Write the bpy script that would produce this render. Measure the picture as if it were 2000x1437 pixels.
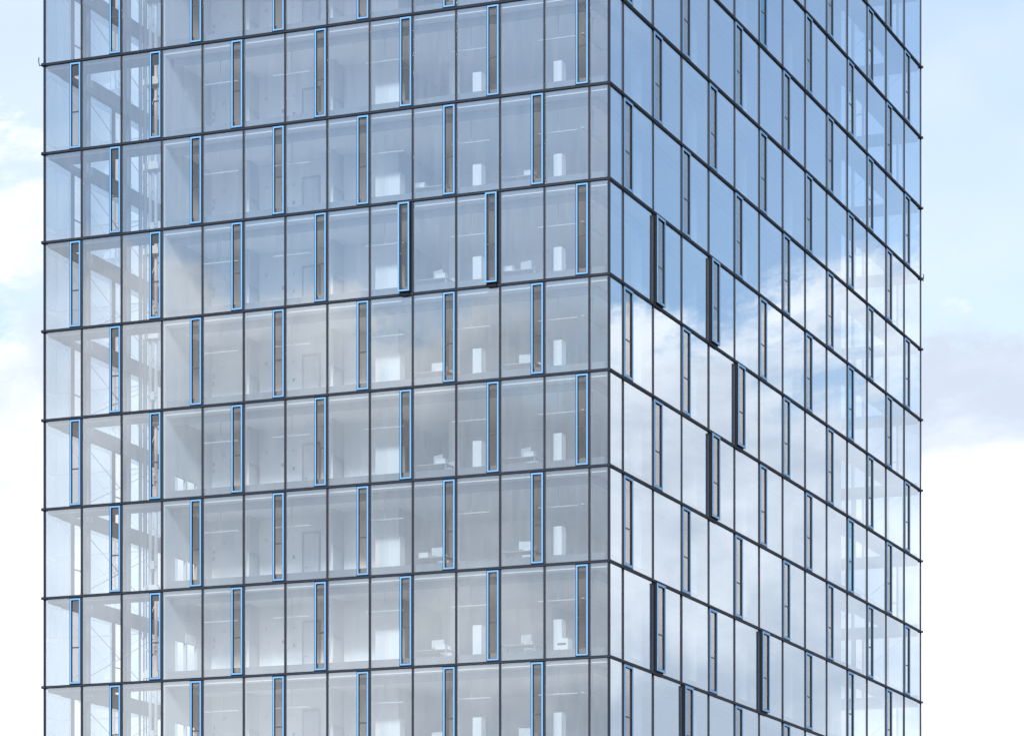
import bpy, math, random
from mathutils import Vector, Matrix

random.seed(7)
for o in list(bpy.data.objects):
    bpy.data.objects.remove(o)
scene = bpy.context.scene
R = math.radians

# ------------------------------------------------------------------ camera
F_PX, CX, YH = 6253.0, 1000.0, 2150.0        # focal length, vertical axis and horizon in photo pixels
CAM_Z = 1.6
cam_data = bpy.data.cameras.new('camera')
cam_data.sensor_fit = 'HORIZONTAL'
cam_data.sensor_width = 36.0
cam_data.lens = F_PX / 2000 * 36
cam_data.shift_y = (YH - 718.5) / 2000
cam_data.clip_start = 0.5
cam_data.clip_end = 9000
cam = bpy.data.objects.new('camera', cam_data)
cam.location = (0, 0, CAM_Z)
cam.rotation_euler = (R(90), 0, 0)
scene.collection.objects.link(cam)
scene.camera = cam

# ------------------------------------------------------------------ sky, sun, exposure
SUN_EL, SUN_AZ = 29.0, 186.0                 # azimuth: degrees clockwise from straight ahead (+Y)
SKY_STRENGTH = 0.085
world = bpy.data.worlds.new('World')
scene.world = world
world.use_nodes = True
wn, wl = world.node_tree.nodes, world.node_tree.links
wn.clear()


def wnode(t, **kw):
    n = wn.new(t)
    for k, v in kw.items():
        setattr(n, k, v)
    return n


def wmath(op, a, b=None, c=None, clamp=False):
    n = wnode('ShaderNodeMath', operation=op, use_clamp=clamp)
    for i, v in enumerate((a, b, c)):
        if v is None:
            continue
        if isinstance(v, (int, float)):
            n.inputs[i].default_value = v
        else:
            wl.new(v, n.inputs[i])
    return n.outputs[0]


def wmap(v, a, b, c, d, smooth=False):
    n = wnode('ShaderNodeMapRange', interpolation_type='SMOOTHSTEP' if smooth else 'LINEAR')
    wl.new(v, n.inputs[0])
    for i, q in enumerate((a, b, c, d)):
        n.inputs[1 + i].default_value = q
    return n.outputs[0]


def wmix(f, a, b):
    n = wnode('ShaderNodeMix', data_type='RGBA')
    for idx, v in ((0, f), (6, a), (7, b)):
        if isinstance(v, (tuple, list)):
            n.inputs[idx].default_value = (*v, 1)
        elif isinstance(v, (int, float)):
            n.inputs[idx].default_value = v
        else:
            wl.new(v, n.inputs[idx])
    return n.outputs[2]


sky = wnode('ShaderNodeTexSky', sky_type='NISHITA', sun_disc=False)
sky.sun_elevation = R(SUN_EL)
sky.sun_rotation = R(SUN_AZ)
sky.air_density = 1.0
sky.dust_density = 0.6
sky.ozone_density = 2.0
tc = wnode('ShaderNodeTexCoord')
sep = wnode('ShaderNodeSeparateXYZ')
wl.new(tc.outputs['Generated'], sep.inputs[0])
dz = sep.outputs[2]


def cloud_noise(scale, detail, rough, off, stretch, dist=0.0):
    mp = wnode('ShaderNodeMapping')
    mp.inputs['Location'].default_value = off
    mp.inputs['Scale'].default_value = (1, 1, stretch)
    wl.new(tc.outputs['Generated'], mp.inputs['Vector'])
    nz = wnode('ShaderNodeTexNoise')
    nz.inputs['Scale'].default_value = scale
    nz.inputs['Detail'].default_value = detail
    nz.inputs['Roughness'].default_value = rough
    nz.inputs['Distortion'].default_value = dist
    wl.new(mp.outputs[0], nz.inputs['Vector'])
    return nz.outputs['Fac']


big = cloud_noise(4.2, 12.0, 0.67, (16.75, 11.13, 12.85), 1.7, 0.25)
shade = cloud_noise(7.0, 8.0, 0.55, (6.13, 2.07, 1.31), 1.6, 0.2)
veil = cloud_noise(2.2, 5.0, 0.6, (5.33, 4.2, 5.62), 1.4, 0.0)
bias = wmap(dz, 0.15, 0.32, 0.16, -0.075, True)       # more cloud towards the horizon, clearer above
cover = wmath('ADD', big, bias)
mask = wmap(cover, 0.50, 0.572, 0.0, 1.0, True)
veil_m = wmap(veil, 0.36, 0.68, 0.05, 0.72, True)
cloud_lum = wmap(shade, 0.39, 0.62, 0.0, 1.0, True)
cloud_col = wmix(cloud_lum, (3.9, 4.4, 5.2), (7.7, 7.85, 8.2))
veiled = wmix(veil_m, sky.outputs[0], (5.3, 5.7, 6.35))
final = wmix(mask, veiled, cloud_col)
bg = wnode('ShaderNodeBackground')
bg.inputs['Strength'].default_value = SKY_STRENGTH
wl.new(final, bg.inputs['Color'])
wo = wnode('ShaderNodeOutputWorld')
wl.new(bg.outputs[0], wo.inputs['Surface'])

sun_data = bpy.data.lights.new('sun', 'SUN')
sun_data.energy = 3.3
sun_data.angle = R(12)
sun_data.color = (1.0, 0.96, 0.90)
sun = bpy.data.objects.new('sun', sun_data)
sun.rotation_euler = (R(90 - SUN_EL), 0, R(180 - SUN_AZ))
sun.location = (-20, -60, 120)
scene.collection.objects.link(sun)

scene.view_settings.view_transform = 'Standard'
scene.view_settings.look = 'None'
scene.view_settings.exposure = 1.1
scene.view_settings.gamma = 1.0
scene.view_settings.use_curve_mapping = False
scene.render.engine = 'CYCLES'
scene.cycles.transparent_max_bounces = 20
scene.cycles.max_bounces = 7
scene.cycles.diffuse_bounces = 3
scene.cycles.glossy_bounces = 3

# ------------------------------------------------------------------ materials


def new_mat(name):
    m = bpy.data.materials.new(name)
    m.use_nodes = True
    m.node_tree.nodes.clear()
    return m, m.node_tree.nodes, m.node_tree.links


def solid(name, col, rough=0.6, metal=0.0, var=0.12, scale=3.0, bump=0.0, spec=0.4):
    m, n, l = new_mat(name)
    out = n.new('ShaderNodeOutputMaterial')
    b = n.new('ShaderNodeBsdfPrincipled')
    b.inputs['Roughness'].default_value = rough
    b.inputs['Metallic'].default_value = metal
    b.inputs['Specular IOR Level'].default_value = spec
    t = n.new('ShaderNodeTexCoord')
    nz = n.new('ShaderNodeTexNoise')
    nz.inputs['Scale'].default_value = scale
    nz.inputs['Detail'].default_value = 5
    l.new(t.outputs['Object'], nz.inputs['Vector'])
    mx = n.new('ShaderNodeMix')
    mx.data_type = 'RGBA'
    mx.inputs[6].default_value = (*[c * (1 - var) for c in col], 1)
    mx.inputs[7].default_value = (*[min(1, c * (1 + var)) for c in col], 1)
    l.new(nz.outputs['Fac'], mx.inputs[0])
    l.new(mx.outputs[2], b.inputs['Base Color'])
    if bump:
        bp = n.new('ShaderNodeBump')
        bp.inputs['Strength'].default_value = bump
        bp.inputs['Distance'].default_value = 0.01
        l.new(nz.outputs['Fac'], bp.inputs['Height'])
        l.new(bp.outputs[0], b.inputs['Normal'])
    l.new(b.outputs[0], out.inputs[0])
    return m


def glass(name, f0, power, refl, tint, dirt=0.03, wav=0.0012):
    """Thin insulated glazing: mirror part grows towards grazing angles, the rest passes tinted."""
    m, n, l = new_mat(name)
    out = n.new('ShaderNodeOutputMaterial')
    t = n.new('ShaderNodeTexCoord')
    info = n.new('ShaderNodeObjectInfo')
    off = n.new('ShaderNodeVectorMath')
    off.operation = 'SCALE'
    off.inputs[0].default_value = (31.0, 17.0, 23.0)
    l.new(info.outputs['Random'], off.inputs['Scale'])
    add = n.new('ShaderNodeVectorMath')
    l.new(t.outputs['Object'], add.inputs[0])
    l.new(off.outputs[0], add.inputs[1])
    nz = n.new('ShaderNodeTexNoise')
    nz.inputs['Scale'].default_value = 0.55
    nz.inputs['Detail'].default_value = 1.0
    l.new(add.outputs[0], nz.inputs['Vector'])
    bp = n.new('ShaderNodeBump')
    bp.inputs['Strength'].default_value = 1.0
    bp.inputs['Distance'].default_value = wav
    l.new(nz.outputs['Fac'], bp.inputs['Height'])
    lw = n.new('ShaderNodeLayerWeight')
    lw.inputs['Blend'].default_value = 0.5
    pw = n.new('ShaderNodeMath')
    pw.operation = 'POWER'
    l.new(lw.outputs['Facing'], pw.inputs[0])
    pw.inputs[1].default_value = power
    mr = n.new('ShaderNodeMapRange')
    l.new(pw.outputs[0], mr.inputs[0])
    mr.inputs[3].default_value = f0
    mr.inputs[4].default_value = 1.0
    g = n.new('ShaderNodeBsdfGlossy')
    g.inputs['Roughness'].default_value = 0.0
    g.inputs['Color'].default_value = (*refl, 1)
    l.new(bp.outputs[0], g.inputs['Normal'])
    tr = n.new('ShaderNodeBsdfTransparent')
    tr.inputs['Color'].default_value = (*tint, 1)
    mix = n.new('ShaderNodeMixShader')
    l.new(mr.outputs[0], mix.inputs[0])
    l.new(tr.outputs[0], mix.inputs[1])
    l.new(g.outputs[0], mix.inputs[2])
    # thin film of dust, a little streaky
    mp = n.new('ShaderNodeMapping')
    mp.inputs['Scale'].default_value = (5.0, 5.0, 0.5)
    l.new(add.outputs[0], mp.inputs[0])
    dn = n.new('ShaderNodeTexNoise')
    dn.inputs['Scale'].default_value = 1.2
    dn.inputs['Detail'].default_value = 4
    l.new(mp.outputs[0], dn.inputs['Vector'])
    dm = n.new('ShaderNodeMapRange')
    l.new(dn.outputs['Fac'], dm.inputs[0])
    dm.inputs[1].default_value = 0.3
    dm.inputs[2].default_value = 0.75
    dm.inputs[3].default_value = dirt * 0.3
    dm.inputs[4].default_value = dirt * 1.7
    df = n.new('ShaderNodeBsdfDiffuse')
    df.inputs['Color'].default_value = (0.62, 0.62, 0.60, 1)
    mix2 = n.new('ShaderNodeMixShader')
    l.new(dm.outputs[0], mix2.inputs[0])
    l.new(mix.outputs[0], mix2.inputs[1])
    l.new(df.outputs[0], mix2.inputs[2])
    l.new(mix2.outputs[0], out.inputs[0])
    return m


def clear(name, tint):
    m, n, l = new_mat(name)
    out = n.new('ShaderNodeOutputMaterial')
    tr = n.new('ShaderNodeBsdfTransparent')
    tr.inputs['Color'].default_value = (*tint, 1)
    l.new(tr.outputs[0], out.inputs[0])
    return m


M = {
    'glass': glass('coated_glass', 0.325, 1.6, (0.87, 0.94, 1.0), (0.84, 0.93, 1.0), 0.03),
    'vent_glass': glass('vent_glass', 0.10, 2.6, (0.98, 0.95, 0.93), (0.96, 0.90, 0.86), 0.02, 0.0008),
    'teal_glass': glass('teal_vent_glass', 0.22, 2.4, (0.55, 0.80, 0.92), (0.30, 0.52, 0.66), 0.02, 0.0008),
    'inner': clear('glass_inner_face', (0.98, 0.98, 0.98)),
    'dark': solid('dark_anodised_metal', (0.008, 0.013, 0.024), 0.5, 0.0, 0.2, 6.0, spec=0.2),
    'groove': solid('grey_gasket', (0.032, 0.040, 0.055), 0.6, 0.0, 0.2, 6.0, spec=0.2),
    'blue': solid('blue_painted_frame', (0.10, 0.255, 0.475), 0.42, 0.0, 0.06, 9.0),
    'reveal': solid('black_reveal', (0.004, 0.006, 0.011), 0.6, 0.0, 0.2, 6.0, spec=0.15),
    'rail': solid('grey_brown_rail', (0.055, 0.052, 0.055), 0.5),
    'ceiling': solid('concrete_soffit', (0.78, 0.77, 0.755), 0.85, 0.0, 0.10, 0.6),
    'spandrel': solid('grey_spandrel', (0.11, 0.118, 0.13), 0.6, 0.0, 0.06, 1.2),
    'wall': solid('white_plaster', (0.88, 0.875, 0.865), 0.85, 0.0, 0.04, 0.8),
    'grey_wall': solid('pale_grey_partition', (0.40, 0.41, 0.42), 0.8, 0.0, 0.06, 0.8),
    'carpet': solid('grey_carpet', (0.55, 0.54, 0.53), 0.95, 0.0, 0.15, 8.0),
    'box': solid('pale_card', (0.50, 0.50, 0.49), 0.7),
    'steel': solid('grey_painted_steel', (0.085, 0.10, 0.125), 0.5, 0.0, 0.08, 2.0),
    'wire': solid('steel_wire', (0.22, 0.23, 0.25), 0.4, 0.6),
    'white': solid('white_enamel', (0.56, 0.56, 0.555), 0.4, 0.0, 0.03, 2.0),
    'door': solid('pale_grey_door', (0.62, 0.63, 0.64), 0.5, 0.0, 0.04, 2.0),
    'frame': solid('grey_door_frame', (0.26, 0.27, 0.29), 0.5),
    'desk': solid('light_desk_laminate', (0.26, 0.25, 0.24), 0.5),
    'chair': solid('pale_chair_shell', (0.40, 0.40, 0.40), 0.5),
    'screen': solid('dark_plastic', (0.04, 0.04, 0.045), 0.4),
    'tarmac': solid('asphalt', (0.055, 0.055, 0.056), 0.9, 0.0, 0.3, 0.3, 0.3),
    'paving': solid('paving', (0.30, 0.29, 0.27), 0.85, 0.0, 0.15, 0.8),
    'plinth': solid('lower_glazing', (0.07, 0.085, 0.10), 0.15, 0.0, 0.2, 0.4, spec=0.7),
}

# ------------------------------------------------------------------ tower frame of reference
ALPHA = math.atan2(F_PX, CX + 14561.0)           # front facade turned away to the left
FLOOR = 3.6
D0 = F_PX * FLOOR / 186.53                       # distance to the near corner
CORNER = Vector(((1190.0 - CX) / F_PX * D0, D0, 0))
TM = Matrix.Translation(CORNER) @ Matrix.Rotation(-ALPHA, 4, 'Z')
TMI = TM.inverted()
WU, WV = 1.821, 3.447                            # panel widths on the front and on the right facade
EDGE0, EDGE1 = 0.44, 0.95
U = (EDGE0 + 12 + EDGE1) * WU
V = (EDGE0 + 12 + EDGE1) * WV
Z0 = CAM_Z + (YH - 161.65) / F_PX * D0           # height of floor line 0 at the corner (y = 161 in the photo)


def fz(j):
    return Z0 - FLOOR * j


J_TOP, J_BOT = -6, 7                             # floor lines built in detail
VOID_U = U - (2 + EDGE1) * WU                    # glazed corner shaft: last three bays
VOID_V = (2 + EDGE1) * WV

tower = bpy.data.objects.new('glass_tower', None)
scene.collection.objects.link(tower)
tower.matrix_world = TM
tower['label'] = 'tall glass office tower with dark grid and slim blue framed vent windows'
tower['category'] = 'building'
COL = scene.collection


def project(p):
    """tower-local point -> photo pixel"""
    w = TM @ Vector(p)
    return CX + F_PX * w.x / w.y, YH - F_PX * (w.z - CAM_Z) / w.y


def unproject_y(px, py, v):
    """photo pixel -> tower-local (x, z) on the plane y = v parallel to the front facade"""
    d = Vector(((px - CX) / F_PX, 1.0, (YH - py) / F_PX))
    o = TMI @ Vector((0, 0, CAM_Z))
    dl = TMI.to_3x3() @ d
    k = (v - o.y) / dl.y
    p = o + dl * k
    return p.x, p.z


def unproject_x(px, py, x):
    d = Vector(((px - CX) / F_PX, 1.0, (YH - py) / F_PX))
    o = TMI @ Vector((0, 0, CAM_Z))
    dl = TMI.to_3x3() @ d
    k = (x - o.x) / dl.x
    p = o + dl * k
    return p.y, p.z


# ------------------------------------------------------------------ mesh helpers
class MB:
    def __init__(self):
        self.v, self.f, self.m = [], [], []

    def box(self, x0, x1, y0, y1, z0, z1, mi=0, front=None):
        """front: material index for the -Y/+Y face given as ('y0'|'y1'|..., index)"""
        x0, x1 = min(x0, x1), max(x0, x1)
        y0, y1 = min(y0, y1), max(y0, y1)
        b = len(self.v)
        self.v += [(x0, y0, z0), (x1, y0, z0), (x1, y1, z0), (x0, y1, z0),
                   (x0, y0, z1), (x1, y0, z1), (x1, y1, z1), (x0, y1, z1)]
        fs = {'z0': (3, 2, 1, 0), 'z1': (4, 5, 6, 7), 'y0': (0, 1, 5, 4), 'x1': (1, 2, 6, 5), 'y1': (2, 3, 7, 6), 'x0': (3, 0, 4, 7)}
        for k, q in fs.items():
            self.f.append(tuple(b + i for i in q))
            self.m.append(front[1] if front and front[0] == k else mi)
        return self

    def bar(self, a, b, w, h=None, mi=0):
        """square bar between two points"""
        a, b = Vector(a), Vector(b)
        h = h or w
        d = (b - a).normalized()
        up = Vector((0, 0, 1)) if abs(d.z) < 0.95 else Vector((0, 1, 0))
        s = d.cross(up).normalized() * (w / 2)
        t = d.cross(s).normalized() * (h / 2)
        i = len(self.v)
        for p in (a, b):
            for q in (-s - t, s - t, s + t, -s + t):
                self.v.append(tuple(p + q))
        for q in ((3, 2, 1, 0), (4, 5, 6, 7), (0, 1, 5, 4), (1, 2, 6, 5), (2, 3, 7, 6), (3, 0, 4, 7)):
            self.f.append(tuple(i + k for k in q))
            self.m.append(mi)
        return self

    def tube(self, pts, r, n=6, mi=0):
        pts = [Vector(p) for p in pts]
        base = len(self.v)
        for k, p in enumerate(pts):
            d = (pts[min(k + 1, len(pts) - 1)] - pts[max(k - 1, 0)]).normalized()
            up = Vector((0, 0, 1)) if abs(d.z) < 0.9 else Vector((0, 1, 0))
            s = d.cross(up).normalized()
            t = d.cross(s).normalized()
            for q in range(n):
                a = 2 * math.pi * q / n
                self.v.append(tuple(p + (s * math.cos(a) + t * math.sin(a)) * r))
        for k in range(len(pts) - 1):
            for q in range(n):
                a, b = base + k * n + q, base + k * n + (q + 1) % n
                self.f.append((a, b, b + n, a + n))
                self.m.append(mi)
        self.f.append(tuple(base + q for q in range(n))[::-1])
        self.m.append(mi)
        e = base + (len(pts) - 1) * n
        self.f.append(tuple(e + q for q in range(n)))
        self.m.append(mi)
        return self

    def mesh(self, name, mats):
        me = bpy.data.meshes.new(name)
        me.from_pydata(self.v, [], self.f)
        for k in (mats if isinstance(mats, (list, tuple)) else [mats]):
            me.materials.append(M[k])
        me.polygons.foreach_set('material_index', self.m)
        me.update()
        return me


def link(name, me, parent=None, loc=(0, 0, 0), rot=(0, 0, 0), kind=None):
    o = bpy.data.objects.new(name, me)
    COL.objects.link(o)
    if parent is not None:
        o.parent = parent
    o.location = loc
    o.rotation_euler = rot
    if kind:
        o['kind'] = kind
    return o


def part(name, mb, mats, parent=None, kind=None):
    return link(name, mb.mesh(name, mats), parent if parent is not None else tower, kind=kind)


# ------------------------------------------------------------------ ground
g = MB()
g.box(-3000, 3000, -3000, 3000, -0.5, 0.0)
ground = link('ground', g.mesh('ground', 'tarmac'), kind='structure')
g = MB()
g.box(-U - 25, 30, -25, V + 25, 0.0, 0.12)
pv = link('pavement', g.mesh('pavement', 'paving'), loc=CORNER, rot=(0, 0, -ALPHA), kind='structure')

# ------------------------------------------------------------------ facades
# wall = (origin, unit along wall away from the narrow bay, outward normal, mesh x sign, rotation, panel width, vent parity)
WALLS = {
    'front': (Vector((0, 0, 0)), Vector((-1, 0, 0)), Vector((0, -1, 0)), 1, math.pi, WU, 0),
    'right': (Vector((0, 0, 0)), Vector((0, 1, 0)), Vector((1, 0, 0)), -1, -math.pi / 2, WV, 1),
    'left': (Vector((-U, V, 0)), Vector((0, -1, 0)), Vector((-1, 0, 0)), -1, math.pi / 2, WV, 1),
    'rear': (Vector((-U, V, 0)), Vector((1, 0, 0)), Vector((0, 1, 0)), 1, 0.0, WU, 0),
}


def bounds(w):
    return [0.0] + [(EDGE0 + i) * w for i in range(13)] + [(EDGE0 + 12 + EDGE1) * w]


def wall_point(wall, s, n, z):
    o, t, nn = WALLS[wall][:3]
    return o + t * s + nn * n + Vector((0, 0, z))


def wall_place(name, wall, s, z, me, parent=None, n=0.0, jitter=0.0, kind=None):
    rz = WALLS[wall][4]
    o = link(name, me, parent if parent is not None else tower, wall_point(wall, s, n, z),
             (R(random.gauss(0, jitter)), 0, rz + R(random.gauss(0, jitter))), kind)
    return o


CACHE = {}


def wall_mesh(key, wall, boxes, mats, front=None):
    """boxes in (s0, s1, n0, n1, z0, z1, material); s mirrored where the wall is left-handed"""
    sg = WALLS[wall][3]
    kk = (key, sg, WALLS[wall][5])
    if kk not in CACHE:
        mb = MB()
        for b in boxes:
            mb.box(sg * b[0], sg * b[1], b[2], b[3], b[4], b[5], b[6] if len(b) > 6 else 0, front)
        CACHE[kk] = mb.mesh(key, mats)
    return CACHE[kk]


MW = 0.034           # half width of a mullion
TH = 0.046           # half height of a transom
GZ0, GZ1 = -FLOOR + TH, -TH


def in_frame(wall, s0, s1, j, pad=30):
    if wall not in ('front', 'right'):
        return False
    xs, ys = [], []
    for s in (s0, s1):
        for z in (fz(j), fz(j + 1)):
            a, b = project(wall_point(wall, s, 0, z))
            xs.append(a)
            ys.append(b)
    return max(ys) > -pad and min(ys) < 1437 + pad and max(xs) > -pad and min(xs) < 2000 + pad


def has_vent(wall, c, j):
    return 1 <= c <= 13 and (c + j) % 2 == WALLS[wall][6]


OPEN = {('front', 5, 1), ('front', 3, 1), ('right', 2, 1), ('right', 4, 1), ('right', 5, 2), ('right', 4, 3),
        ('right', 2, 5), ('right', 6, 5), ('right', 3, 6)}
TEAL = {('right', 6, -3), ('right', 10, 1), ('right', 10, 3)}
BF = 0.060           # visible width of the blue frame


def vent(wall, c, j, s, w):
    """one slim vent: dark sub-frame (part) with blue frame, rail and two panes (sub-parts)"""
    vw = (0.262 if wall in ('front', 'rear') else 0.285) * w
    a, b = 0.052 if wall == 'front' or wall == 'rear' else 0.075, None
    b = a + vw
    z1, z0 = -0.085, -FLOOR + 0.085
    zr = z1 + (z0 - z1) * 0.575
    is_open = (wall, c, j) in OPEN
    out = (0.20 if wall == 'front' else 0.12) if is_open else 0.0
    g = 0.013
    # fixed dark sub-frame in the wall
    fr = [(a - .028, a + .03, -.12, .02, z0 - .03, z1 + .03), (b - .03, b + .028, -.12, .02, z0 - .03, z1 + .03),
          (a + .03, b - .03, -.12, .02, z0 - .03, z0 + .03), (a + .03, b - .03, -.12, .02, z1 - .03, z1 + .03)]
    if is_open:      # deep dark casing that carries the pushed-out sash, with its scissor arms
        d = .03
        fr += [(a + d, a + d + .03, .02, out - .02, z0 + .05, z1 - .05), (b - d - .03, b - d, .02, out - .02, z0 + .05, z1 - .05),
               (a + d, b - d, .02, out - .05, z0 - .02, z0 + .05), (a + d, b - d, .02, out - .05, z1 - .05, z1 - .02),
               (a + .05, b - .05, .02, out - .06, z0 - .15, z0 - .02),
               (a + .015, a + .03, .03, .08, z0 + .25, z0 + .75), (a + .015, a + .03, .03, .08, z1 - .75, z1 - .25)]
    me = wall_mesh('vent_subframe' + ('_open' if is_open else ''), wall, fr, 'reveal')
    v = wall_place('vent_window', wall, s, fz(j), me)
    if is_open:
        v['label'] = 'slim blue framed vent pushed open outward on its dark casing'

    def sub(name, boxes, mats, front=None, key=None):
        me = wall_mesh((key or name) + ('_o' if is_open else ''), wall, boxes, mats, front)
        return link(name, me, v, (0, out, 0))
    n1 = .042
    bf = BF if wall in ('front', 'rear') else .095
    ring = lambda p, q, lo, hi, zl, zh, t: [(p, p + t, lo, hi, zl, zh), (q - t, q, lo, hi, zl, zh), (p + t, q - t, lo, hi, zl, zl + t), (p + t, q - t, lo, hi, zh - t, zh)]
    sub('blue_frame', ring(a, b, n1 - .016, n1, z0, z1, bf), 'blue')
    i0, i1 = a + bf, b - bf
    k0, k1 = z0 + bf, z1 - bf
    sub('sash', ring(a + .004, b - .004, -.03 if is_open else .0205, n1 - .016, z0 + .004, z1 - .004, bf - .004), 'reveal')
    sub('gasket', ring(i0, i1, -.045, n1 - .008, k0, k1, g), 'reveal')
    sub('rail', [(i0 + g, i1 - g, -.035, -.005, zr - .028, zr + .028)], 'rail')
    gm = 'teal_glass' if (wall, c, j) in TEAL else 'vent_glass'
    sub('upper_pane', [(i0 + g, i1 - g, -.027, -.015, zr + .028, k1 - g, 1)], [gm, 'inner'], ('y1', 0), 'upper_pane' + gm)
    sub('lower_pane', [(i0 + g, i1 - g, -.027, -.015, k0 + g, zr - .028, 1)], [gm, 'inner'], ('y1', 0), 'lower_pane' + gm)
    return v


rest = {k: MB() for k in WALLS}           # glazing, vents of the hidden or out-of-frame bays
rest_frames = {k: MB() for k in WALLS}


def local_box(mb, wall, s0, s1, n0, n1, z0, z1, mi=0, front=None):
    p, q = wall_point(wall, s0, n0, z0), wall_point(wall, s1, n1, z1)
    mb.box(p.x, q.x, p.y, q.y, z0, z1, mi, front)


OUTFACE = {'front': 'y0', 'rear': 'y1', 'right': 'x1', 'left': 'x0'}
panes_seen = 0
for wall, (o, t, nn, sg, rz, w, par) in WALLS.items():
    bs = bounds(w)
    # mullions, one per line
    zt, zb = fz(J_TOP), fz(J_BOT)
    for i, s in enumerate(bs):
        if i == 0 and wall in ('right', 'rear', 'left', 'front'):
            continue
        if i == 14:
            continue
        me = wall_mesh('mullion', wall, [(-MW, -.012, -.10, .034, zb, zt), (.012, MW, -.10, .034, zb, zt), (-.012, .012, -.10, .022, zb, zt, 1)], ['dark', 'groove'])
        wall_place('mullion', wall, s, 0, me)
    # panes and vents
    for j in range(J_TOP, J_BOT):
        for c in range(14):
            s0, s1 = bs[c], bs[c + 1]
            seen = in_frame(wall, s0, s1, j)
            g0 = s0 + (MW if c > 0 else .05)
            g1 = s1 - (MW if c < 13 else .05)
            if has_vent(wall, c, j):
                a = 0.052 if wall in ('front', 'rear') else 0.075
                vend = s0 + a + (.262 if wall in ('front', 'rear') else .285) * w + .028
                near_void = (wall == 'left' and c >= 10) or (wall == 'rear' and c >= 10)
                if seen or near_void:
                    vent(wall, c, j, s0, w)
                else:
                    mb = rest_frames[wall]
                    for q in ((s0 + a, s0 + a + .07), (vend - .1, vend - .03)):
                        local_box(mb, wall, q[0], q[1], -.05, .04, fz(j) + GZ0 + .03, fz(j) + GZ1 - .03)
                    local_box(rest[wall], wall, s0 + a + .07, vend - .1, -.052, -.036, fz(j) + GZ0 + .03, fz(j) + GZ1 - .03, 1, (OUTFACE[wall], 0))
                g0 = vend
            if seen:
                panes_seen += 1
                kind_key = 'pane_%d_%s' % ((0 if c == 0 else 13 if c == 13 else 5), has_vent(wall, c, j))
                me = wall_mesh(kind_key, wall, [(g0 - s0, g1 - s0, -.034, -.006, GZ0, GZ1, 1)], ['glass', 'inner'], ('y1', 0))
                wall_place('glass_pane', wall, s0, fz(j), me, jitter=0.035)
            else:
                local_box(rest[wall], wall, g0, g1, -.034, -.006, fz(j) + GZ0, fz(j) + GZ1, 1, (OUTFACE[wall], 0))
    # transoms, one per floor line
    for j in range(J_TOP, J_BOT + 1):
        me_key = 'transom'
        e1 = bs[-1] + .12
        e0 = -.05
        me = wall_mesh(me_key, wall, [(e0, e1, -.10, .062, .014, TH), (e0, e1, -.10, .062, -TH, -.014), (e0, e1, -.10, .050, -.014, .014, 1)], ['dark', 'groove'])
        wall_place('transom', wall, 0, fz(j), me)
    part('outer_glazing', rest[wall], ['glass', 'inner'], kind='stuff')
    if rest_frames[wall].v:
        part('outer_vent_frames', rest_frames[wall], 'blue', kind='stuff')
# four corner posts
zt, zb = fz(J_TOP), fz(J_BOT)
for (x, y) in ((0, 0), (-U, 0), (0, V), (-U, V)):
    sx = 1 if x == 0 else -1
    sy = -1 if y == 0 else 1
    mb = MB()
    mb.box(x - sx * .06, x + sx * .028, y - sy * .06, y + sy * .028, zb, zt)
    part('corner_post', mb, 'dark')

# ------------------------------------------------------------------ floors, spandrels, inner walls
STRIP = 1.15
for j in range(J_TOP, J_BOT + 1):
    z = fz(j)
    mb = MB()
    t0, t1 = z - .20, z - .02
    xi0, xi1, yi0, yi1 = -U + .16, -.16, .16, V - .16
    xv, yv = -VOID_U, VOID_V                      # near-left shaft
    xr, yr = -(U - VOID_U), V - VOID_V            # far-right shaft
    mb.box(xv, xi1, yi0, yr, t0, t1)
    mb.box(xi0, xv, yv, yi1, t0, t1)
    mb.box(xv, xr, yr, yi1, t0, t1)
    part('floor_slab', mb, 'ceiling')
    part('shaft_walkway', MB().box(-U + .11, xv, .12, STRIP, t0, t1), 'steel')      # strip behind the front glass of the shaft
    part('shaft_walkway', MB().box(-STRIP, -.12, yr, V - .11, t0, t1), 'steel')     # and behind the right glass of the far shaft
    mb = MB()
    mb.box(xv + .3, xi1 - .4, yi0 + .4, yr - .3, t1, z + .05)
    part('carpet', mb, 'carpet')
    # spandrels along the glazed rooms, beams along the shafts
    for (name, b, m) in (
            ('spandrel', (xv, -.42, .30, .42, z - .02, z + .40), 'spandrel'),
            ('spandrel', (-.42, -.30, .30, yr, z - .02, z + .40), 'spandrel'),
            ('bulkhead', (xv + .1, -.95, .75, .95, z - .46, z - .201), 'grey_wall'),
            ('bulkhead', (-.95, -.75, .75, yr - .1, z - .46, z - .201), 'grey_wall'),
            ('shaft_beam', (-U + .12, -U + .34, EDGE1 * WV + .1, yv, z - .24, z + .34), 'steel'),
            ('shaft_beam', (-U + .12, -U + .34, STRIP, EDGE1 * WV + .1, z - .24, z - .02), 'steel'),
            ('shaft_beam', (xr, -.12, V - .34, V - .12, z - .24, z + .34), 'steel'),
            ('spandrel', (-U + .30, -U + .42, yv, V - .45, z - .02, z + .40), 'spandrel'),
            ('spandrel', (-U + .45, xr, V - .42, V - .30, z - .02, z + .40), 'spandrel')):
        part(name, MB().box(*b), m)

part('roof', MB().box(-U + .12, -.12, .12, V - .12, fz(J_TOP) + .06, fz(J_TOP) + .5), 'ceiling')

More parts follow.
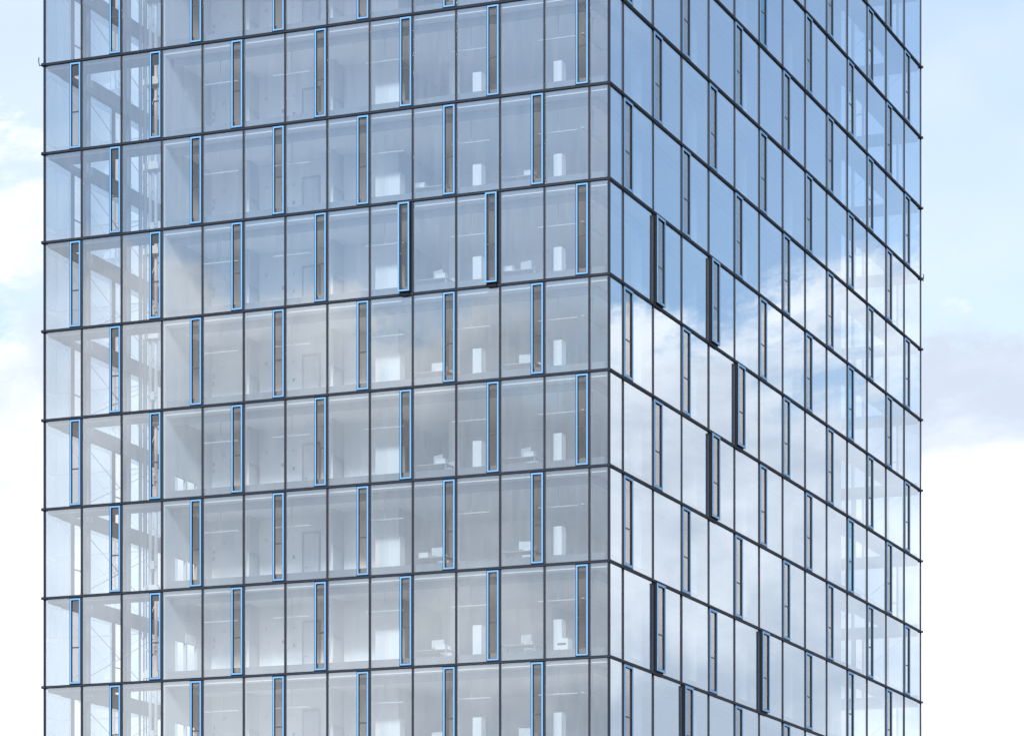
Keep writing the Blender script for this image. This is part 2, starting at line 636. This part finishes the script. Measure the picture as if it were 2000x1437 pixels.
BACK = 4.2            # back wall of the shallow rooms at the left
ROOM_X = -(EDGE0 + 5) * WU - .55
for j in range(J_TOP, J_BOT):
    z0, z1 = fz(j + 1) + .05, fz(j) - .20
    # wall between rooms and shaft: solid above, low glazed opening with posts
    px = -VOID_U
    mb = MB()
    mb.box(px - .06, px + .06, .16, 1.0, z0, z1)
    oh = {2: .55, 3: 1.12, 4: 1.45, 5: 1.72, 6: 2.0}.get(j, 0.0)      # the opening stands higher on the lower storeys
    mb.box(px - .06, px + .06, 1.0, BACK, z0 + oh, z1)
    if oh:
        mb.box(px - .06, px + .06, 1.95, 2.06, z0, z0 + oh)
        mb.box(px - .06, px + .06, 2.9, BACK, z0, z0 + oh)
    mb.box(px - .06, px + .06, BACK + .1, VOID_V, z0, z1)
    part('partition', mb, 'grey_wall')
    part('shaft_end_wall', MB().box(-U + .7, px - .06, VOID_V + .02, VOID_V + .14, z0, z1), 'wall')
    # white back wall of the rooms
    part('back_wall', MB().box(px + .06, ROOM_X, BACK, BACK + .1, z0, z1), 'wall')
    # open-plan back wall behind the near corner and along the right side
    part('back_wall', MB().box(ROOM_X, -5.6, 8.4, 8.5, z0, z1), 'wall')
    part('back_wall', MB().box(ROOM_X - .1, ROOM_X, BACK, 8.4, z0, z1), 'grey_wall')
    part('back_wall', MB().box(-5.7, -5.6, 8.5, V - VOID_V, z0, z1), 'wall')
    yr, xr = V - VOID_V, -(U - VOID_U)
    part('shaft_end_wall', MB().box(xr, -.16 - STRIP, yr, yr + .1, z0, z1), 'wall')
    part('shaft_end_wall', MB().box(xr - .1, xr, yr + .1, V - .7, z0, z1), 'wall')

# shaft steelwork: wires and columns
for j in range(J_TOP, J_BOT):
    z0, z1 = fz(j + 1), fz(j)
    for a, b in (((1.6, z1 - .1), (9.6, z0 + .2)), ((1.6, z0 + .2), (9.6, z1 - .1))):
        mb = MB().tube([(-U + .38, a[0], a[1]), (-U + .38, b[0], b[1])], .014, 6)
        part('brace_wire', mb, 'wire')
    for a, b in (((-4.9, z1 - .1), (-.5, z0 + .2)), ((-4.9, z0 + .2), (-.5, z1 - .1))):
        mb = MB().tube([(a[0], V - .38, a[1]), (b[0], V - .38, b[1])], .014, 6)
        part('brace_wire', mb, 'wire')
zt, zb = fz(J_TOP), fz(J_BOT)
for s in bounds(WV)[11:14]:
    y = V - s
    part('shaft_column', MB().box(-U + .118, -U + .22, y - .04, y + .14, zb, zt), 'steel')
for s in bounds(WU)[11:14]:
    x = -U + s
    part('shaft_column', MB().box(x - .06, x + .04, V - .22, V - .118, zb, zt), 'steel')

# ------------------------------------------------------------------ lower storeys (below the frame), joined
mb = MB()
mb.box(-U + .1, -.1, .1, V - .1, .12, fz(J_BOT) - .21)
part('lower_storeys', mb, 'plinth', kind='stuff')
mb = MB()
for j in range(J_BOT + 1, 12):
    z = fz(j)
    if z < .3:
        break
    for wall in WALLS:
        local_box(mb, wall, -.05, bounds(WALLS[wall][5])[-1] + .05, -.09, .06, z - TH, z + TH)
for wall in WALLS:
    for s in bounds(WALLS[wall][5]):
        local_box(mb, wall, s - MW, s + MW, -.09, .045, .12, fz(J_BOT) - TH)
part('lower_grid', mb, 'dark', kind='stuff')

# ------------------------------------------------------------------ room fittings that belong to the building
PLANE = {}


def back_px(px, py, v):
    return unproject_y(px, py, v)


# heights relative to floor line j of a row measured in storey j
dx0, dzt = back_px(594, 351, BACK)
dx1, _ = back_px(623, 351, BACK)
DOOR_TOP = dzt - fz(1)                        # above the floor line below storey 0
for j in range(-2, J_BOT):
    zb = fz(j + 1)
    fr = MB()
    fr.box(dx0 - .07, dx0, BACK - .05, BACK - .002, zb + .05, zb + DOOR_TOP)
    fr.box(dx1, dx1 + .07, BACK - .05, BACK - .002, zb + .05, zb + DOOR_TOP)
    fr.box(dx0 - .07, dx1 + .07, BACK - .05, BACK - .002, zb + DOOR_TOP, zb + DOOR_TOP + .09)
    d = part('door', MB().box(dx0, dx1, BACK - .035, BACK - .004, zb + .05, zb + DOOR_TOP), 'door')
    link('door_frame', fr.mesh('door_frame', 'frame'), d)
    link('handle', MB().box(dx0 + .05, dx0 + .16, BACK - .07, BACK - .036, zb + 1.28, zb + 1.31).mesh('handle', 'frame'), d)
    # two stub walls with dark framed screens between the rooms
    for (px, v0) in ((484, 3.25), (648, 3.15)):
        sx, _ = back_px(px, 500, v0)
        mb = MB()
        mb.box(sx - .05, sx + .05, v0 + .06, BACK - .003, zb + 1.95, fz(j) - .20, 0)
        mb.box(sx - .05, sx + .05, v0, v0 + .06, zb + .05, fz(j) - .20, 1)
        mb.box(sx - .06, sx + .06, v0 + .06, BACK - .003, zb + 1.80, zb + 1.95, 2)
        mb.box(sx - .06, sx + .06, BACK - .09, BACK - .003, zb + .05, zb + 1.80, 2)
        mb.box(sx - .02, sx + .02, v0 + .06, BACK - .09, zb + .05, zb + 1.80, 0)
        part('screen_wall', mb, ['grey_wall', 'white', 'frame'])
    # round smoke-extract discs and switch plates on the white wall
    for (px, py, r) in ((438, 375, .09), (521, 366, .08), (574, 361, .05)):
        x, z = back_px(px, py, BACK)
        z = z - fz(1) + zb
        part('wall_disc', MB().tube([(x, BACK - .004, z), (x, BACK - .03, z)], r, 12), 'door')
    for (px, py) in ((418, 394), (417, 407), (553, 390), (574, 396)):
        x, z = back_px(px, py, BACK)
        z = z - fz(1) + zb
        part('switch_plate', MB().box(x - .05, x + .05, BACK - .02, BACK - .004, z - .07, z + .07), 'frame')

# slotted grilles on the wall beside the shaft
for (px, py) in ((372, 181), (372, 1208), (372, 1249)):
    y, z = unproject_x(px, py, -VOID_U + .062)
    mb = MB()
    for k in range(6):
        mb.box(-VOID_U + .062, -VOID_U + .09, y - .42 + k * .15, y - .34 + k * .15, z - .17, z + .17)
    mb.box(-VOID_U + .062, -VOID_U + .075, y - .46, y + .5, z - .21, z - .17)
    mb.box(-VOID_U + .062, -VOID_U + .075, y - .46, y + .5, z + .17, z + .21)
    part('wall_grille', mb, 'white')

# pale square grilles on the ceilings behind the right facade
for (px, py, j) in ((1631, 203, -2), (1631, 60, -3), (1631, 490, 0)):
    zc = fz(j) - .203
    d = Vector(((px - CX) / F_PX, 1.0, (YH - py) / F_PX))
    k = (zc - CAM_Z) / d.z
    p = TMI @ (Vector((0, 0, CAM_Z)) + d * k)
    if -5.4 < p.x < -.6:
        mb = MB()
        a, b, h = .55, .9, .04
        mb.box(p.x - a, p.x + a, p.y - b, p.y - b * .35, zc - h, zc)
        mb.box(p.x - a, p.x + a, p.y + b * .35, p.y + b, zc - h, zc)
        mb.box(p.x - a, p.x - a * .35, p.y - b * .35, p.y + b * .35, zc - h, zc)
        mb.box(p.x + a * .35, p.x + a, p.y - b * .35, p.y + b * .35, zc - h, zc)
        part('ceiling_grille', mb, 'white')

# round columns behind the glass
for j in range(J_TOP, J_BOT):
    z0, z1 = fz(j + 1) + .05, fz(j) - .201
    spots = [(-1.5, (EDGE0 + c + .65) * WV) for c in (1, 3, 5, 7, 9)] + [(-(EDGE0 + 4.3) * WU, 5.4)]
    for (x, y) in spots:
        part('column', MB().tube([(x, y, z0), (x, y, z1)], .22, 14), 'wall')

# ------------------------------------------------------------------ hoist in the near shaft
def shaft_pt(px, v):
    return unproject_y(px, 700, v)[0]


HV = 7.6
zt, zb = fz(J_TOP) - .3, fz(J_BOT) + .1
for px, w in ((273, .075), (281, .05), (286, .05), (291, .04)):
    x = shaft_pt(px, HV)
    part('guide_rail', MB().box(x - w / 2, x + w / 2, HV - w / 2, HV + w / 2, zb, zt), 'steel')
mx = shaft_pt(300, HV)
for dxm in (-.16, .12):
    part('hoist_mast', MB().box(mx + dxm - .05, mx + dxm + .05, HV - .05, HV + .05, zb, zt), 'white')
for j in range(J_TOP, J_BOT):
    z = fz(j)
    mb = MB()
    mb.box(mx - .34, mx + .40, HV - .34, HV + .2, z - 2.35, z - 2.10)
    mb.box(mx - .22, mx + .30, HV - .28, HV - .06, z - 2.10, z - 2.0)
    part('hoist_platform', mb, 'white')
    mb = MB()
    mb.box(mx - .3, mx + .22, HV - .16, HV - .06, z - 1.18, z - 1.10)
    mb.box(mx - .06, mx + .14, HV - .22, HV - .06, z - 1.32, z - .98)
    part('hoist_bracket', mb, 'white')
    for k in range(2):
        part('lacing_bar', MB().bar((mx - .16, HV, z - 3.3 + k * 1.7), (mx + .12, HV, z - 2.7 + k * 1.7), .03), 'white')
for (pa, pb, ybot, vv) in ((275, 285, 1250, 7.0), (277, 283, 1070, 7.2)):
    xa, xb = shaft_pt(pa, vv), shaft_pt(pb, vv)
    zl = unproject_y(280, ybot, vv)[1]
    pts = [(xa, vv, zt)] + [(xa, vv, zl + .6)]
    for k in range(1, 8):
        a = math.pi * k / 8
        pts.append(((xa + xb) / 2 - math.cos(a) * (xb - xa) / 2 * 1.0, vv, zl + .6 - math.sin(a) * .6))
    pts += [(xb, vv, zl + .6), (xb, vv, zt)]
    part('hanging_cable', MB().tube(pts, .024, 6), 'wire')

# small hooks on the outer edges
for (px, py, x, y, sx) in ((78, 118, -U - .16, 0.0, -1), (1803, 540, .05, V + .16, 1)):
    w = TM @ Vector((x, y, 0))
    z = CAM_Z + (YH - py) / F_PX * w.y
    if sx < 0:
        mb = MB().tube([(x + .10, y, z - .22), (x - .06, y, z - .22), (x - .10, y, z - .05), (x - .09, y, z + .12)], .022, 6)
    else:
        mb = MB().tube([(x, y - .10, z - .20), (x, y + .14, z - .20), (x, y + .22, z - .05), (x, y + .20, z + .12), (x, y + .1, z + .14)], .022, 6)
    part('cable_hook', mb, 'dark')

# ------------------------------------------------------------------ things in the offices
ORD = ['first', 'second', 'third', 'fourth', 'fifth', 'sixth', 'seventh', 'eighth', 'ninth', 'tenth']


def thing(name, label, cat, loc, group=None, rot=0.0):
    o = bpy.data.objects.new(name, None)
    COL.objects.link(o)
    o.location = TM @ Vector(loc)
    o.rotation_euler = (0, 0, -ALPHA + rot)
    o['label'] = label
    o['category'] = cat
    if group:
        o['group'] = group
    return o


def shared(key, build, mats):
    if key not in CACHE:
        CACHE[key] = build(MB()).mesh(key if isinstance(key, str) else key[0], mats)
    return CACHE[key]


def storey(j):
    return ORD[j + 1] + ' storey from top'


_, zbar = unproject_y(1090, 441, 1.6)
DROP = fz(1) - .203 - zbar


def pendant(label, x, y, j, length, rot, group):
    t = thing('pendant_light', label, 'light', (x, y, fz(j) - .203), group, rot)
    link('rod', shared('rod', lambda m: m.tube([(0, 0, 0), (0, 0, -DROP + .022)], .016, 6), 'chair'), t)
    link('lamp_bar', shared(('lamp_bar', length), lambda m: m.box(-length / 2, length / 2, -.05, .05, -DROP - .022, -DROP + .022), 'chair'), t)
    link('ceiling_rose', shared('ceiling_rose', lambda m: m.tube([(0, 0, 0), (0, 0, -.04)], .06, 10), 'white'), t)


PEND = [(1090, 'nearest the corner'), (920, 'second from the corner'), (752, 'third from the corner'), (570, 'fourth from the corner'), (431, 'fifth from the corner')]
for j in range(-1, 7):
    for (px, where) in PEND:
        x, _ = unproject_y(px, 700, 1.6)
        pendant('white pendant light behind left facade, %s, on the %s' % (where, storey(j)), x, 1.6, j, 1.62, 0, 'pendant lights behind the left facade')
for q, c in enumerate((1, 3, 5, 7, 9)):
    vis = []
    for j in range(-5, 7):
        y = (EDGE0 + c - 1 + .28) * WV
        a, b = project((-1.6, y, fz(j) - .2 - DROP))
        if 0 < b < 1437:
            vis.append((j, y))
    for k, (j, y) in enumerate(vis):
        pendant('white pendant light behind right facade, %s from the corner, %s down from the top' % (ORD[q], ORD[k]), -1.6, y, j, 2.2, math.pi / 2,
                'pendant lights behind the right facade')


def cabinet(label, px0, px1, ptop, jref, v, depth, j, doors, group):
    x0, zt = unproject_y(px0, ptop, v)
    x1, _ = unproject_y(px1, ptop, v)
    w, h = x1 - x0, zt - fz(jref + 1) - .05
    t = thing('cabinet', label, 'cabinet', ((x0 + x1) / 2, v, fz(j + 1) + .05), group)
    k = (round(w, 3), round(h, 3))
    link('carcass', shared(('carcass',) + k, lambda m: m.box(-w / 2, w / 2, .022, depth, .04, h), 'white'), t)
    link('plinth', shared(('plinth',) + k, lambda m: m.box(-w / 2 + .02, w / 2 - .02, .05, depth - .02, 0, .04), 'frame'), t)
    for d in range(doors):
        a = -w / 2 + d * w / doors
        link('cabinet_door', shared(('cabinet_door', d) + k, lambda m: m.box(a + .003, a + w / doors - .003, 0, .022, .045, h - .003), 'white'), t)


for j in range(-1, 7):
    cabinet('wide white cupboard left of the desks behind left facade, on the %s' % storey(j), 733, 781, 341.6, 0, 2.6, .5, j, 2, 'wide white cupboards')
    if j != 4:
        cabinet('narrow white cabinet in middle of left facade offices, on the %s' % storey(j), 923, 940, 501.6, 1, 2.3, .45, j, 1, 'narrow white cabinets')
    cabinet('narrow white cabinet in the corner bay behind left facade, on the %s' % storey(j), 1081, 1097, 483, 1, 2.3, .45, j, 1, 'narrow white cabinets')


def desk(label, x, y, j, w, group):
    t = thing('desk', label, 'desk', (x, y, fz(j + 1) + .05), group)
    link('desktop', shared(('desktop', w), lambda m: m.box(-w / 2, w / 2, -.4, .4, .70, .73), 'desk'), t)
    for a in (-1, 1):
        for b in (-1, 1):
            link('leg', shared(('desk_leg', w, a, b), lambda m: m.box(a * (w / 2 - .06) - .025, a * (w / 2 - .06) + .025, b * .34 - .025, b * .34 + .025, 0, .70), 'frame'), t)


def chair(label, x, y, j, rot, group):
    t = thing('office_chair', label, 'chair', (x, y, fz(j + 1) + .05), group, rot)

    def base(m):
        for k in range(5):
            a = 2 * math.pi * k / 5
            m.bar((0, 0, .08), (.28 * math.cos(a), .28 * math.sin(a), .05), .035)
            m.tube([(.28 * math.cos(a), .28 * math.sin(a), .0), (.28 * math.cos(a), .28 * math.sin(a), .06)], .03, 6)
        m.tube([(0, 0, .08), (0, 0, .43)], .025, 6)
        return m
    link('base', shared('chair_base', base, 'frame'), t)
    link('seat', shared('chair_seat', lambda m: m.box(-.23, .23, -.22, .24, .43, .49), 'chair'), t)

    def back(m):
        n = len(m.v)
        prof = [(-.20, .56), (.20, .56), (.23, .80), (.17, 1.06), (-.17, 1.06), (-.23, .80)]
        for yy in (.25, .29):
            for (a, b) in prof:
                m.v.append((a, yy + (b - .5) * .12, b))
        m.f.append(tuple(n + i for i in range(6)))
        m.f.append(tuple(n + 6 + i for i in range(6))[::-1])
        m.m += [0, 0]
        for i in range(6):
            k = (i + 1) % 6
            m.f.append((n + k, n + i, n + 6 + i, n + 6 + k))
            m.m.append(0)
        m.bar((0, .26, .44), (0, .28, .60), .05)
        return m
    link('backrest', shared('chair_back', back, 'chair'), t)


def white_box(label, x, y, j, w, group):
    h, d = .17, .3
    t = thing('document_box', label, 'box', (x, y, fz(j + 1) + .05 + .73), group)
    link('tray', shared(('box_tray', w), lambda m: m.box(-w / 2, w / 2, -d / 2, d / 2, 0, h), 'box'), t)
    link('lid', shared(('box_lid', w), lambda m: m.box(-w / 2 - .01, w / 2 + .01, -d / 2 - .01, d / 2 + .01, h, h + .04), 'box'), t)


def monitor(label, x, y, j, rot, group):
    t = thing('monitor', label, 'monitor', (x, y, fz(j + 1) + .05 + .73), group, rot)
    link('foot', shared('mon_foot', lambda m: m.box(-.12, .12, -.09, .09, 0, .015).box(-.025, .025, -.015, .015, .015, .16), 'white'), t)
    link('screen', shared('mon_screen', lambda m: m.box(-.26, .26, .016, .05, .13, .45), 'chair'), t)
    link('display', shared('mon_display', lambda m: m.box(-.245, .245, .0505, .056, .145, .435), 'screen'), t)


rnd = random.Random(3)
for j in range(0, 7):
    for (p0, bay) in ((846, 'behind the fourth bay from the corner'), (1018, 'behind the second bay from the corner')):
        x, _ = unproject_y(p0, 700, 1.35)
        short = 'fourth bay' if p0 == 846 else 'second bay'
        desk('pale desk by the left facade, %s from corner, %s' % (short, storey(j)), x, 1.35, j, 1.5, 'desks along the left facade')
        if j % 3 != 2 or p0 == 846:
            white_box('white box on the desk in %s of left facade, %s' % (short, storey(j)), x + rnd.choice((-.45, -.3, .42)), 1.22, j, .40, 'white boxes on desks')
        if j >= 1:
            monitor('white backed monitor on the desk, left facade %s, %s' % (short, storey(j)), x + .12, 1.5, j, rnd.uniform(-.5, .5), 'monitors on desks')
        chair('pale office chair at the desk, left facade %s, %s' % (short, storey(j)), x + rnd.uniform(-.3, .3), 2.1, j, rnd.uniform(-.7, .7), 'office chairs')

# copier beside the corner cabinet, second storey from the bottom
x0, _ = unproject_y(1085, 1245, 2.0)
x1, zt = unproject_y(1109, 1245, 2.0)
w = x1 - x0
hz = zt - fz(6) - .05
t = thing('copier', 'white copier with dark paper slot beside the corner cabinet, left facade', 'copier', ((x0 + x1) / 2, 2.0, fz(6) + .05))
link('body', MB().box(-w / 2, w / 2, 0, .5, 0, hz - .09).mesh('copier_body', 'white'), t)
link('lid', MB().box(-w / 2 + .01, w / 2 - .01, .02, .48, hz - .085, hz).mesh('copier_lid', 'white'), t)
link('paper_slot', MB().box(-w / 2 + .08, w / 2 - .08, -.012, -.001, hz - .26, hz - .18).mesh('copier_slot', 'screen'), t)

# cupboards deeper behind the right facade
for q, (c, off) in enumerate(((2, .6), (4, .72), (7, .5))):
    vis = [j for j in range(-5, 7) if 0 < project((-1.9, (EDGE0 + c - 1 + off) * WV, fz(j + 1) + 1.2))[1] < 1437]
    for k, j in enumerate(vis):
        y = (EDGE0 + c - 1 + off) * WV
        t = thing('cabinet', 'pale cupboard behind right facade, %s column from the corner, %s down' % (ORD[q], ORD[k]), 'cabinet', (-1.9, y, fz(j + 1) + .05),
                  'cupboards behind the right facade', math.pi / 2)
        link('carcass', shared('rcarcass', lambda m: m.box(-.4, .4, .022, .45, .04, 1.75), 'white'), t)
        link('plinth', shared('rplinth', lambda m: m.box(-.38, .38, .05, .43, 0, .04), 'frame'), t)
        for d in (0, 1):
            link('cabinet_door', shared(('rdoor', d), lambda m: m.box(-.397 + d * .4, -.003 + d * .4, 0, .022, .045, 1.747), 'white'), t)
